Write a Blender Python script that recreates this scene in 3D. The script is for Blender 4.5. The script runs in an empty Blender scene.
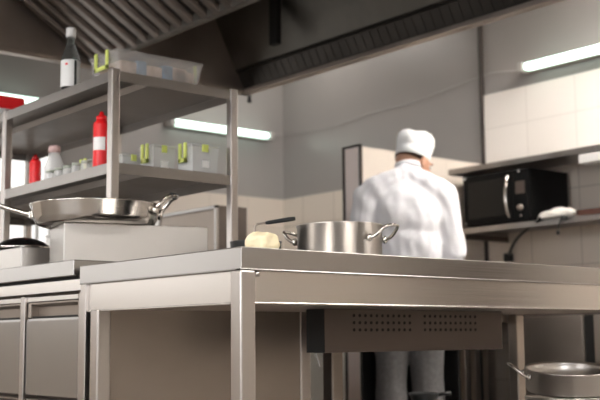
import bpy, bmesh, math, random
from mathutils import Vector, Matrix, noise
random.seed(7)
PI = math.pi
S = bpy.context.scene
C = S.collection

# ------------------------------------------------------------------ materials
def mat(name, col, rough=.5, metal=0., spec=.5, noise_amt=0., nscale=8., stretch=(1, 1, 1),
        bump=0., emit=None, estr=0., trans=0., alpha=1., ior=1.45, rvar=0., coat=0., sheen=0.):
    m = bpy.data.materials.new(name); m.use_nodes = True
    nt = m.node_tree; N = nt.nodes; L = nt.links; b = N['Principled BSDF']
    b.inputs['Base Color'].default_value = (*col, 1)
    b.inputs['Roughness'].default_value = rough
    b.inputs['Metallic'].default_value = metal
    b.inputs['IOR'].default_value = ior
    b.inputs['Specular IOR Level'].default_value = spec
    b.inputs['Transmission Weight'].default_value = trans
    b.inputs['Alpha'].default_value = alpha
    b.inputs['Coat Weight'].default_value = coat
    b.inputs['Sheen Weight'].default_value = sheen
    if emit:
        b.inputs['Emission Color'].default_value = (*emit, 1)
        b.inputs['Emission Strength'].default_value = estr
    if noise_amt or bump or rvar:
        tc = N.new('ShaderNodeTexCoord'); mp = N.new('ShaderNodeMapping')
        mp.inputs['Scale'].default_value = stretch
        nz = N.new('ShaderNodeTexNoise'); nz.inputs['Scale'].default_value = nscale
        nz.inputs['Detail'].default_value = 4
        L.new(tc.outputs['Object'], mp.inputs['Vector']); L.new(mp.outputs[0], nz.inputs['Vector'])
        if noise_amt:
            mr = N.new('ShaderNodeMapRange')
            mr.inputs['From Min'].default_value = .3; mr.inputs['From Max'].default_value = .7
            mr.inputs['To Min'].default_value = 1 - noise_amt; mr.inputs['To Max'].default_value = 1 + noise_amt
            L.new(nz.outputs['Fac'], mr.inputs['Value'])
            mx = N.new('ShaderNodeVectorMath'); mx.operation = 'SCALE'
            mx.inputs[0].default_value = col
            L.new(mr.outputs[0], mx.inputs['Scale']); L.new(mx.outputs[0], b.inputs['Base Color'])
        if rvar:
            mr2 = N.new('ShaderNodeMapRange')
            mr2.inputs['From Min'].default_value = .3; mr2.inputs['From Max'].default_value = .7
            mr2.inputs['To Min'].default_value = rough - rvar; mr2.inputs['To Max'].default_value = rough + rvar
            L.new(nz.outputs['Fac'], mr2.inputs['Value']); L.new(mr2.outputs[0], b.inputs['Roughness'])
        if bump:
            bp = N.new('ShaderNodeBump'); bp.inputs['Strength'].default_value = bump
            bp.inputs['Distance'].default_value = .01
            L.new(nz.outputs['Fac'], bp.inputs['Height']); L.new(bp.outputs[0], b.inputs['Normal'])
    return m

def tile_mat(name, axis, c1, c2, grout, u0, z0, w=.33, h=.207, rough=.3):
    m = mat(name, c1, rough)
    nt = m.node_tree; N = nt.nodes; L = nt.links; b = N['Principled BSDF']
    tc = N.new('ShaderNodeTexCoord'); sp = N.new('ShaderNodeSeparateXYZ'); cb = N.new('ShaderNodeCombineXYZ')
    L.new(tc.outputs['Object'], sp.inputs[0])
    def off(sock, o):
        a = N.new('ShaderNodeMath'); a.operation = 'ADD'; a.inputs[1].default_value = o
        L.new(sock, a.inputs[0]); return a.outputs[0]
    L.new(off(sp.outputs[axis], 40 * w - u0), cb.inputs[0])
    L.new(off(sp.outputs[2], 40 * h - z0), cb.inputs[1])
    br = N.new('ShaderNodeTexBrick'); br.offset = 0; br.squash = 1
    br.inputs['Scale'].default_value = 1
    br.inputs['Brick Width'].default_value = w; br.inputs['Row Height'].default_value = h
    br.inputs['Mortar Size'].default_value = .0028; br.inputs['Mortar Smooth'].default_value = .2
    br.inputs['Color1'].default_value = (*c1, 1); br.inputs['Color2'].default_value = (*c2, 1)
    br.inputs['Mortar'].default_value = (*grout, 1)
    L.new(cb.outputs[0], br.inputs['Vector']); L.new(br.outputs['Color'], b.inputs['Base Color'])
    bp = N.new('ShaderNodeBump'); bp.inputs['Strength'].default_value = .25; bp.inputs['Distance'].default_value = .004
    bp.invert = True
    L.new(br.outputs['Fac'], bp.inputs['Height']); L.new(bp.outputs[0], b.inputs['Normal'])
    return m

WARM = (.60, .545, .50)
M = dict(
    steel=mat('brushed_steel', (.58, .545, .515), .24, 1., noise_amt=.02, nscale=5, stretch=(.3, .3, 60), rvar=.02),
    steel_v=mat('vertical_brushed_steel', (.50, .465, .44), .28, 1., noise_amt=.008, nscale=5, stretch=(40, 40, .3)),
    steel_top=mat('worktop_steel', (.385, .368, .355), .23, 1., noise_amt=.02, nscale=5, stretch=(.4, .4, 60), rvar=.02),
    steel_dull=mat('dull_steel', (.37, .32, .28), .45, 1., noise_amt=.10, nscale=3, stretch=(1, 1, 1.5), rvar=.08),
    steel_dark=mat('dark_steel', (.135, .112, .10), .45, 1., noise_amt=.12, nscale=4, rvar=.06),
    steel_white=mat('bright_satin_steel', (.60, .575, .55), .38, 1., noise_amt=.03, nscale=6),
    polish=mat('polished_steel', (.68, .65, .61), .13, 1., noise_amt=.05, nscale=5, rvar=.04),
    pot=mat('pot_steel', (.60, .565, .53), .29, 1., noise_amt=.01, nscale=5, stretch=(1, 1, 60)),
    steel_d=mat('drawer_steel', (.34, .322, .305), .26, 1., noise_amt=.008, nscale=5, stretch=(40, 40, .3)),
    shelfu=mat('shelf_steel', (.31, .29, .275), .33, 1., noise_amt=.05, nscale=4, stretch=(1, 3, 1), rvar=.05),
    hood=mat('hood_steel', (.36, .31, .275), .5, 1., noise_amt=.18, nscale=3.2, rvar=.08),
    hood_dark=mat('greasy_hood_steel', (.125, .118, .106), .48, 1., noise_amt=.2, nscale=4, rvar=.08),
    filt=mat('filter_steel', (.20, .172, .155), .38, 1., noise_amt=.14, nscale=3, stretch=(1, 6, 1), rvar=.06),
    gap=mat('dark_gap', (.015, .014, .013), .8),
    wall=mat('grey_wall_panel', (.315, .295, .283), .33, .12, noise_amt=.04, nscale=1.2, rvar=.04),
    backwall=mat('grey_back_wall', (.315, .295, .283), .42, .08, noise_amt=.04, nscale=1.2),
    plaster=mat('light_plaster', (.62, .59, .55), .8, noise_amt=.03, nscale=5),
    ceil=mat('ceiling_paint', (.55, .53, .50), .8, noise_amt=.02, nscale=5),
    floor=mat('floor_tile_brown', (.20, .175, .155), .35, noise_amt=.08, nscale=4),
    tile_y=tile_mat('cream_tile_side', 1, (.70, .62, .54), (.67, .595, .52), (.42, .36, .31), 4.04, 2.11),
    tile_y_lit=tile_mat('lit_tile_side', 1, (.86, .80, .745), (.845, .785, .73), (.72, .66, .61), 4.04, 2.11),  # same tile painted lighter: tube light above, shelf shade below
    tile_x=tile_mat('cream_tile_front', 0, (.66, .58, .505), (.64, .565, .495), (.52, .455, .40), 3.81, 1.69),
    trim=mat('dark_angle_trim', (.055, .045, .04), .5, .3),
    black=mat('black_gloss', (.006, .006, .006), .28, spec=.08),
    blackp=mat('black_plastic', (.012, .013, .013), .4),
    glass_dark=mat('dark_glass', (.004, .004, .004), .15, spec=.25),
    tube=mat('lit_tube', (.9, 1, .95), .4, emit=(.74, 1.0, .88), estr=2.0),
    whitep=mat('white_plastic', (.72, .71, .69), .4),
    red=mat('red_plastic', (.78, .014, .018), .32),
    redd=mat('deep_red_plastic', (.30, .008, .010), .35),
    label=mat('white_paper', (.85, .84, .83), .6),
    lime=mat('lime_plastic', (.72, .80, .20), .35),
    clear=mat('clear_plastic', (.92, .92, .91), .25, alpha=.40, ior=1.3),
    clearh=mat('hazy_plastic', (.80, .77, .74), .30, alpha=.22, ior=1.3),
    glass=mat('bottle_glass', (.10, .10, .095), .06, trans=.6, alpha=.75, ior=1.3),
    dark_liquid=mat('dark_sauce', (.02, .012, .01), .3),
    blue=mat('blue_packet', (.14, .24, .36), .5, noise_amt=.3, nscale=30),
    tan=mat('tan_packet', (.62, .47, .38), .6, noise_amt=.3, nscale=30),
    bread=mat('pale_dough', (.86, .74, .50), .65, noise_amt=.10, nscale=28, bump=.4),
    cloth=mat('chef_cotton', (.80, .785, .81), .85, noise_amt=.03, nscale=6, bump=.15, sheen=.2),
    cap=mat('cap_cotton', (.84, .835, .83), .85, noise_amt=.03, nscale=20, bump=.2, sheen=.2),
    trouser=mat('grey_trouser_cloth', (.12, .115, .115), .9, noise_amt=.15, nscale=60, bump=.2),
    apron=mat('black_apron_cloth', (.012, .011, .011), .9, noise_amt=.1, nscale=10),
    skin=mat('skin', (.56, .30, .20), .5, noise_amt=.05, nscale=12),
    hair=mat('short_brown_hair', (.07, .035, .02), .8, noise_amt=.2, nscale=60),
    shoe=mat('black_shoe', (.015, .015, .015), .4),
    pink=mat('pale_pink_lid', (.62, .42, .40), .4),
    board=mat('brown_board', (.12, .05, .035), .5),
    greenish=mat('pale_green_edge', (.42, .45, .38), .4),
    towel=mat('white_towel', (.72, .69, .64), .9, bump=.3, nscale=20, noise_amt=.03),
    doorw=mat('white_enamel', (.90, .90, .87), .35),
    cream=mat('cream_end_tile', (.86, .74, .69), .5),
    frosted=mat('daylit_frosted_glass', (.8, .8, .8), .5, emit=(1, .985, .96), estr=.85),
    ribs=mat('dark_rib_steel', (.06, .054, .049), .5, 1., noise_amt=.2, nscale=4),
    window_glow=mat('added_window_glow', (.8, .8, .8), .5, emit=(1, .985, .96), estr=1.0),  # glow of the added back window, reflected in the steel
    doorb=mat('added_dark_door', (.06, .045, .035), .45),
    cable=mat('grey_cable', (.42, .40, .38), .5),
)

# ------------------------------------------------------------------ mesh helpers
def tf(bm, vs, mtx):
    bmesh.ops.transform(bm, matrix=mtx, verts=vs)

def box(bm, x0, x1, y0, y1, z0, z1, bev=0., mtx=None, seg=2):
    t = bmesh.new()
    bmesh.ops.create_cube(t, size=1)
    for v in t.verts:
        v.co = Vector(((x0 + x1) / 2 + v.co.x * (x1 - x0), (y0 + y1) / 2 + v.co.y * (y1 - y0), (z0 + z1) / 2 + v.co.z * (z1 - z0)))
    if bev:
        bmesh.ops.bevel(t, geom=list(t.edges), offset=bev, segments=seg, profile=.5, affect='EDGES')
    merge(bm, t, mtx)

def merge(bm, t, mtx=None):
    if mtx is not None:
        bmesh.ops.transform(t, matrix=mtx, verts=list(t.verts))
    mp = {}
    for v in t.verts:
        mp[v] = bm.verts.new(v.co)
    for f in t.faces:
        try:
            nf = bm.faces.new([mp[v] for v in f.verts]); nf.smooth = f.smooth
        except ValueError:
            pass
    t.free()

def tube(bm, pts, r, n=10, cap=True, closed=False):
    pts = [Vector(p) for p in pts]
    rs = r if isinstance(r, (list, tuple)) else [r] * len(pts)
    rings = []; up = None; m = len(pts)
    for i, p in enumerate(pts):
        if closed: d = (pts[(i + 1) % m] - pts[i - 1]).normalized()
        elif i == 0: d = (pts[1] - p).normalized()
        elif i == m - 1: d = (p - pts[i - 1]).normalized()
        else: d = ((pts[i + 1] - p).normalized() + (p - pts[i - 1]).normalized()).normalized()
        if up is None:
            up = Vector((0, 0, 1)) if abs(d.z) < .9 else Vector((1, 0, 0))
        a = d.cross(up).normalized(); b = a.cross(d).normalized(); up = b
        rings.append([bm.verts.new(p + rs[i] * (math.cos(t) * a + math.sin(t) * b)) for t in [2 * PI * k / n for k in range(n)]])
    for i in range(m if closed else m - 1):
        A, B = rings[i], rings[(i + 1) % m]
        for k in range(n):
            f = bm.faces.new((A[k], A[(k + 1) % n], B[(k + 1) % n], B[k])); f.smooth = True
    if cap and not closed:
        bm.faces.new(rings[0][::-1]); bm.faces.new(rings[-1])

def arc_pts(fn, n): return [fn(i / (n - 1)) for i in range(n)]

def bez(p0, p1, p2, p3, n=14):
    P = [Vector(p) for p in (p0, p1, p2, p3)]
    return [P[0] * (1 - t) ** 3 + P[1] * 3 * t * (1 - t) ** 2 + P[2] * 3 * t * t * (1 - t) + P[3] * t ** 3 for t in [i / (n - 1) for i in range(n)]]

def lathe(bm, prof, n=40, loc=(0, 0, 0), mtx=None, smooth=True):
    t = bmesh.new(); rings = []
    for r, z in prof:
        if r < 1e-6: rings.append([t.verts.new((0, 0, z))])
        else: rings.append([t.verts.new((r * math.cos(2 * PI * k / n), r * math.sin(2 * PI * k / n), z)) for k in range(n)])
    for A, B in zip(rings, rings[1:]):
        for k in range(n):
            k2 = (k + 1) % n
            if len(A) == 1 and len(B) == 1: continue
            if len(A) == 1: f = t.faces.new((A[0], B[k2], B[k]))
            elif len(B) == 1: f = t.faces.new((A[k], A[k2], B[0]))
            else: f = t.faces.new((A[k], A[k2], B[k2], B[k]))
            f.smooth = smooth
    merge(bm, t, (Matrix.Translation(loc) @ mtx) if mtx is not None else Matrix.Translation(loc))

def ell(bm, c, r, rot=None, u=20, v=14):
    t = bmesh.new(); bmesh.ops.create_uvsphere(t, u_segments=u, v_segments=v, radius=1)
    for f in t.faces: f.smooth = True
    m = Matrix.Translation(c) @ (rot.to_4x4() if rot is not None else Matrix.Identity(4)) @ Matrix.Diagonal((*r, 1))
    merge(bm, t, m)

def limb(bm, pts, rs):
    """chain of tapered capsules"""
    for (p, r), (q, s) in zip(zip(pts, rs), zip(pts[1:], rs[1:])):
        p = Vector(p); q = Vector(q)
        n = 6
        P = [p.lerp(q, i / n) for i in range(n + 1)]; R = [r + (s - r) * i / n for i in range(n + 1)]
        tube(bm, P, R, n=14)
    for p, r in zip(pts, rs): ell(bm, p, (r, r, r), u=14, v=10)

def prism(bm, poly, y0, y1, axis='y'):
    """poly of (a,b) pairs in the xz plane, run along y (axis='y') or in yz run along x"""
    def P(a, b, t): return (a, t, b) if axis == 'y' else (t, a, b)
    A = [bm.verts.new(P(a, b, y0)) for a, b in poly]; B = [bm.verts.new(P(a, b, y1)) for a, b in poly]
    n = len(poly)
    for i in range(n): bm.faces.new((A[i], A[(i + 1) % n], B[(i + 1) % n], B[i]))
    bm.faces.new(A[::-1]); bm.faces.new(B)

def obj(name, bm, m, parent=None, label=None, smooth=None):
    bmesh.ops.recalc_face_normals(bm, faces=list(bm.faces))
    me = bpy.data.meshes.new(name)
    bm.to_mesh(me); bm.free()
    if smooth is not None:
        for p in me.polygons: p.use_smooth = smooth
    me.materials.append(m if not isinstance(m, str) else M[m])
    o = bpy.data.objects.new(name, me); C.objects.link(o)
    if parent is not None: o.parent = parent
    if label: o['label'] = label
    return o

def thing(name, label, cat, loc=(0, 0, 0), rz=0., group=None):
    o = bpy.data.objects.new(name, None); C.objects.link(o)
    o.empty_display_size = .05
    o.location = loc; o.rotation_euler = (0, 0, rz); o['label'] = label; o['category'] = cat
    if group: o['group'] = group
    return o

def tag(o, label, cat, group=None, loc=None, rz=None):
    o['label'] = label; o['category'] = cat
    if group: o['group'] = group
    if loc is not None: o.location = loc
    if rz is not None: o.rotation_euler = (0, 0, rz)
    return o

def B(*a, **k):
    bm = bmesh.new(); box(bm, *a, **k); return bm

def struct(name, bm, m, parent=None):
    o = obj(name, bm, m, parent)
    if parent is None: o['kind'] = 'structure'
    return o

def copy_tree(o, parent=None):
    c = o.copy(); C.objects.link(c)
    if parent is not None: c.parent = parent
    for ch in list(o.children): copy_tree(ch, c)
    return c

def remeshed(name, bm, m, parent, vox=.006, smooth=6, wrinkle=None, label=None):
    bmesh.ops.recalc_face_normals(bm, faces=list(bm.faces))
    me = bpy.data.meshes.new('tmp'); bm.to_mesh(me); bm.free()
    o = bpy.data.objects.new('tmp', me); C.objects.link(o)
    r = o.modifiers.new('r', 'REMESH'); r.mode = 'VOXEL'; r.voxel_size = vox
    s = o.modifiers.new('s', 'SMOOTH'); s.factor = .5; s.iterations = smooth
    dg = bpy.context.evaluated_depsgraph_get(); dg.update()
    nm = bpy.data.meshes.new_from_object(o.evaluated_get(dg))
    bpy.data.objects.remove(o); bpy.data.meshes.remove(me)
    nm.name = name
    if wrinkle:
        nrm = [v.normal.copy() for v in nm.vertices]
        for v, n in zip(nm.vertices, nrm): v.co += n * wrinkle(v.co)
    for p in nm.polygons: p.use_smooth = True
    nm.materials.clear(); nm.materials.append(M[m])
    q = bpy.data.objects.new(name, nm); C.objects.link(q); q.parent = parent
    if label: q['label'] = label
    return q

# ------------------------------------------------------------------ camera
F, YAW, PIT, ROLL = 1063.8, -.69692, .13041, -.0094
cy, sy, cp, sp, cr, sr = math.cos(YAW), math.sin(YAW), math.cos(PIT), math.sin(PIT), math.cos(ROLL), math.sin(ROLL)
fw = Vector((-sy * cp, cy * cp, sp)); rt = Vector((cy, sy, 0)); upv = rt.cross(fw)
r2 = cr * rt + sr * upv; u2 = -sr * rt + cr * upv
CAM = Vector((0, 0, .69))
cd = bpy.data.cameras.new('camera'); cam = bpy.data.objects.new('camera', cd); C.objects.link(cam)
mw = Matrix((r2, u2, -fw)).transposed().to_4x4(); mw.translation = CAM
cam.matrix_world = mw
cd.sensor_width = 36; cd.lens = 36 * F / 600; cd.clip_start = .02
cd.dof.use_dof = True; cd.dof.focus_distance = 2.4; cd.dof.aperture_fstop = 5.2
S.camera = cam

# ------------------------------------------------------------------ the room
XW, YB = 4.8, 5.92
XL, YF, ZC = -2.6, -2.6, 2.95
struct('floor', B(XL - .1, XW + .1, YF - .1, YB + .1, -.1, 0), 'floor')
struct('ceiling', B(XL - .1, XW + .1, YF - .1, YB + .1, ZC, ZC + .1), 'ceil')
struct('wall_right', B(XW, XW + .12, YF - .1, YB + .1, 0, ZC), 'wall')
struct('wall_back', B(XL - .1, XW, YB, YB + .12, 0, ZC), 'backwall')
# tile cladding, 8 mm thick, on the walls and the partition
struct('wall_right_tiles_by_shelves', B(XW - .012, XW, YF, 4.04, 0, 1.696), 'tile_y')
struct('wall_right_upper_tiles', B(XW - .013, XW, YF, 4.035, 1.697, 2.11), 'tile_y_lit')
struct('wall_right_far_tiles', B(XW - .012, XW, 4.18, YB - .012, 0, 1.69), 'tile_y')
struct('wall_back_tiles', B(XL, XW, YB - .012, YB, 0, 1.69), 'tile_x')
struct('wall_partition', B(3.81, XW - .012, 4.04, 4.175, 0, 1.70), 'tile_x')
struct('wall_partition_end', B(3.803, 3.8095, 4.05, 4.165, 0, 1.70), 'cream')
bm = bmesh.new()                                   # dark angle trim round the partition's end face
for y in (4.036, 4.166): box(bm, 3.795, 3.811, y, y + .013, 0, 1.71)
box(bm, 3.795, 3.811, 4.036, 4.179, 1.70, 1.712)
struct('trim_1', bm, 'trim')
bm = bmesh.new(); box(bm, XW - .03, XW - .001, 4.02, 4.038, 0, 2.75, .002)
struct('trim_2', bm, 'trim')
# walls behind the camera, each with an unseen window added for daylight
def wall_with_hole(name, axis, c, t, a0, a1, h0, h1, z0, z1):
    bm = bmesh.new()
    def bb(p0, p1, q0, q1):
        if axis == 'x': box(bm, c, c + t, p0, p1, q0, q1)
        else: box(bm, p0, p1, c, c + t, q0, q1)
    bb(a0, h0, 0, ZC); bb(h1, a1, 0, ZC); bb(h0, h1, 0, z0); bb(h0, h1, z1, ZC)
    struct(name, bm, 'plaster')
wall_with_hole('wall_left', 'x', XL - .12, .12, YF, YB, .2, 3.4, 1.0, 2.3)
wall_with_hole('wall_front', 'y', YF - .12, .12, XL, XW, -2.2, -.3, 1.0, 2.3)
def window(name, axis, c, a0, a1, z0, z1):
    bm = bmesh.new(); w = .05
    segs = [(a0, a1, z0, z0 + w), (a0, a1, z1 - w, z1), (a0, a0 + w, z0, z1), (a1 - w, a1, z0, z1), ((a0 + a1) / 2 - .025, (a0 + a1) / 2 + .025, z0, z1)]
    for p, q, r, s in segs:
        if axis == 'x': box(bm, c - .03, c + .03, p, q, r, s)
        else: box(bm, p, q, c - .03, c + .03, r, s)
    o = struct(name, bm, 'whitep')
    return o
window('added_window_1', 'x', XL - .06, .2, 3.4, 1.0, 2.3)
window('added_window_2', 'y', YF - .06, -2.2, -.3, 1.0, 2.3)

# ------------------------------------------------------------------ extractor hood
HX, HY, HZ = 3.597, 4.774, 2.10
HY0 = .9
hood = thing('extractor_hood', 'large brown-grey stainless extractor hood with ribbed baffle filters hanging over the kitchen', 'hood', (0, 0, 0))
HT = 2.70
bm = bmesh.new(); box(bm, .55, HX, HY - .012, HY, HZ, HT, .001); obj('end_panel', bm, 'hood', hood)
bm = bmesh.new(); box(bm, .55, HX, HY0, HY0 + .012, HZ, HT, .001); obj('end_panel', bm, 'hood', hood)
s = 1.87
xr = HX - .02
def sl(z): return xr - (z - HZ) / s
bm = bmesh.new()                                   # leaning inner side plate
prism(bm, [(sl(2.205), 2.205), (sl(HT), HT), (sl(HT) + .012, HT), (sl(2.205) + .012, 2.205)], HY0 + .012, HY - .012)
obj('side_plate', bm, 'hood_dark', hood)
bm = bmesh.new()
prism(bm, [(HX - .012, HZ), (HX, HZ), (HX, HT), (HX - .012, HT)], HY0, HY); obj('outer_side_plate', bm, 'hood', hood)
bm = bmesh.new(); box(bm, .55, HX, HY0, HY, HT, HT + .012); obj('top_plate', bm, 'hood', hood)
bm = bmesh.new(); box(bm, .55, .562, HY0, HY, HZ, HT); obj('outer_side_plate', bm, 'hood', hood)
# rim rail
bm = bmesh.new()
box(bm, HX - .045, HX + .006, HY0, HY + .006, HZ - .022, HZ + .004, .003)
box(bm, .55, HX, HY - .045, HY + .006, HZ - .022, HZ + .004, .003)
box(bm, .55, HX, HY0 - .006, HY0 + .045, HZ - .022, HZ + .004, .003)
box(bm, .545, .60, HY0, HY, HZ - .022, HZ + .004, .003)
obj('rim_rail', bm, 'steel_dull', hood)
bm = bmesh.new()                                   # ribbed grease strip low on the right side
y = HY0 + .05
while y < HY - .06:
    z0, z1 = HZ + .006, 2.203
    prism(bm, [(sl(z0) + .0015, z0), (sl(z1) + .0015, z1), (sl(z1) + .008, z1), (sl(z0) + .008, z0)], y, y + .026)
    y += .058
box(bm, sl(2.2) - .014, sl(2.2) + .012, HY0 + .02, HY - .02, 2.198, 2.212)
obj('grease_strip', bm, 'ribs', hood)
bm = bmesh.new(); prism(bm, [(sl(HZ) + .004, HZ), (sl(2.205) + .004, 2.205), (sl(2.205) + .014, 2.205), (sl(HZ) + .014, HZ)], HY0 + .012, HY - .012)
obj('grease_strip_backing', bm, 'ribs', hood)
for y in (4.17, 2.9, 1.7):
    bm = bmesh.new(); box(bm, 3.34, 3.375, y, y + .06, HZ + .11, HT, .003); obj('hanging_strut', bm, 'gap', hood)
# left bank of baffle filters rising away from its gutter
gx = 2.59
def fz(x): return HZ + .012 + (gx - x) * .60
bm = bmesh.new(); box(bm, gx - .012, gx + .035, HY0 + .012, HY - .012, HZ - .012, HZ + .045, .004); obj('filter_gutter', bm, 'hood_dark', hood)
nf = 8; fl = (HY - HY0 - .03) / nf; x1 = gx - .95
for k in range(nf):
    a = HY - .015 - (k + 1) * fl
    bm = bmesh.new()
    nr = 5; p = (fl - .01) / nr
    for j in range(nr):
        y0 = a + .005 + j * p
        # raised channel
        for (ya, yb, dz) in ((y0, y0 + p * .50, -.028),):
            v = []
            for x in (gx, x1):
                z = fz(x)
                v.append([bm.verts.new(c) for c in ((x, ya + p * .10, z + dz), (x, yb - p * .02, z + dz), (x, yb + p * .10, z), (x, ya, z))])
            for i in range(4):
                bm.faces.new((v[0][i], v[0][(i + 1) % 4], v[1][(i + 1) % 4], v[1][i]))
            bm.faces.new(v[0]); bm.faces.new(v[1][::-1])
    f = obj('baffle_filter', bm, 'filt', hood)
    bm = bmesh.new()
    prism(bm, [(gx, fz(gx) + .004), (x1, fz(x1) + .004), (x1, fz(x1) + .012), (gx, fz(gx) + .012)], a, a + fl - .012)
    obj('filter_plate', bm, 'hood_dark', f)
bm = bmesh.new(); lathe(bm, [(0, 0), (.012, 0), (.014, .01), (.010, .02), (.010, .04), (0, .04)], 12, (HX + .02, HY - .01, HZ - .06))
obj('drain_plug', bm, 'blackp', hood)

# ------------------------------------------------------------------ wall tube lights
def tube_light(p0, p1, nrm, label):
    p0, p1 = Vector(p0), Vector(p1); L = (p1 - p0).length
    ang = math.atan2((p1 - p0).y, (p1 - p0).x)
    t = thing('tube_light', label, 'light', p0, ang, 'fluorescent tube lights on the walls')
    # local: x along, wall at +y side or -y side according to nrm
    sgn = nrm
    bm = B(-.03, L + .03, min(0, -sgn * .03), max(0, -sgn * .03), -.025, .035, .004); obj('housing', bm, 'steel_dull', t)
    bm = bmesh.new(); n = 16
    prof = []
    box(bm, 0, L, -.030, .030, -.022, .022, .018, seg=4)
    bmesh.ops.translate(bm, verts=list(bm.verts), vec=(0, sgn * .034, 0))
    for f in bm.faces: f.smooth = True
    obj('diffuser', bm, 'tube', t)
    for x in (-.035, L):
        obj('end_cap', B(x, x + .035, min(sgn * .002, sgn * .066), max(sgn * .002, sgn * .066), -.028, .028, .006), 'cable', t)
    return t
tube_light((3.81, YB - .0305, 2.128), (4.61, YB - .0305, 2.142), -1, 'lit white tube light on the far back wall, seen through the steel shelving posts')
tube_light((1.90, YB - .0305, 2.13), (2.84, YB - .0305, 2.135), -1, 'lit white tube light at left edge behind the red and white box')
tube_light((XW - .0305, 2.46, 2.200), (XW - .0305, 3.665, 2.206), 1, 'long lit white tube light high on the right wall above the brightened upper tiles')
bm = bmesh.new()
pts = [(XW - .012, y, z) for y, z in ((3.70, 2.20), (3.95, 2.235), (4.2, 2.215), (4.6, 2.17), (5.0, 2.17), (5.4, 2.14), (5.7, 2.15), (5.88, 2.165))]
tube(bm, pts, .0022, 6); tube(bm, [(4.66, YB - .012, 2.145), (4.785, YB - .012, 2.165)], .0022, 6)
tag(obj('cable', bm, 'cable'), 'thin grey cable running along the upper right wall between the tube lights', 'cable')

# ------------------------------------------------------------------ front work table
TX, TY = 1.298, 1.740
TX1, TY1 = 2.99, 2.420
table = thing('work_table', 'large stainless steel work table in front with thick rolled edge and square legs', 'table', (TX, TY, 0))
W, D = TX1 - TX, TY1 - TY
bm = bmesh.new()                                   # folded worktop: 45 mm edge with a lip turned in below
prism(bm, [(0, .835), (0, .8775), (.0008, .8792), (.0025, .88), (W - .0025, .88), (W, .8775), (W, .835), (W - .003, .835), (W - .003, .874), (.003, .874), (.003, .835)], .0008, D - .0008)
box(bm, .0006, W - .0006, -.0004, .003, .835, .8796, .0008); box(bm, .0006, W - .0006, D - .003, D + .0004, .835, .8796, .0008)
box(bm, -.0005, W, -.0005, .018, .832, .836, .0015); box(bm, -.0005, .018, 0, D, .832, .836, .0015)
obj('worktop', bm, 'steel_top', table)
bm = bmesh.new()                                   # deep rail under the edge
box(bm, .012, W - .012, .010, .012, .767, .833); box(bm, .010, .012, .010, D - .02, .767, .833)
box(bm, .012, W - .012, D - .03, D - .028, .767, .833); box(bm, W - .012, W - .010, .010, D - .02, .767, .833)
box(bm, .008, W - .01, .008, .022, .7635, .7675, .001); box(bm, .008, .022, .008, D - .02, .7635, .7675, .001)
obj('rail', bm, 'steel', table)
obj('underside', B(.012, W - .012, .022, D - .028, .768, .772), 'steel_dull', table)
def leg(x, y, w=.038, m='steel_v', z1=.768):
    bm = bmesh.new(); box(bm, x, x + w, y, y + w, .02, z1, .004); box(bm, x + .004, x + w - .004, y + .004, y + w - .004, 0, .02)
    return obj('leg', bm, m, table)
leg(0.000, 0.000, z1=.8325); leg(0.002, D - .090); leg(W - .042, .002); leg(1.629, D - .075, .040, 'steel_dull')
leg(.664, D - .075, .036); leg(.793, D - .062, .044, 'steel_dull')
obj('end_upright', B(.002, .014, D - .028, D, 0, .834, .002), 'steel_v', table)
obj('back_panel', B(.04, .664, D - .070, D - .065, .30, .768), 'steel_dull', table)
obj('back_rail', B(.04, W - .06, D - .032, D - .024, .742, .768), 'steel_dull', table)
obj('undershelf', B(.01, W - .01, .01, D - .095, .26, .285, .003), 'steel', table)
bm = bmesh.new(); lathe(bm, [(0, -.012), (.006, -.012), (.007, -.006), (.004, 0), (0, 0)], 10, (.046, .008, .832)); obj('edge_bolt', bm, 'polish', table)
# perforated housing hung beneath the table
hx = 1.785 - TX; hy = 2.04 - TY
hous = B(hx, 2.480 - TX, hy, hy + .069, .656, .7675, .002)
ho = obj('motor_housing', hous, 'steel_dark', table)
obj('housing_end', B(hx - .002, hx, hy, hy + .069, .656, .767), 'gap', ho)
bm = bmesh.new()
for c in range(22):
    x = (1.886 + .0206 * c if c < 11 else 2.151 + .0209 * (c - 11)) - TX
    for z in (.7135, .7320, .7505):
        t = bmesh.new(); bmesh.ops.create_cone(t, cap_ends=True, segments=12, radius1=.0042, radius2=.0042, depth=.002)
        merge(bm, t, Matrix.Translation((x, hy - .0002, z)) @ Matrix.Rotation(PI / 2, 4, 'X'))
obj('vent_holes', bm, 'gap', ho)
bm = bmesh.new(); tube(bm, bez((hx + .01, hy + .05, .657), (hx + .012, hy + .05, .645), (hx + .02, hy + .05, .64), (hx + .024, hy + .05, .620)), .002, 6)
obj('loose_wire', bm, 'cable', ho)

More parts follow.
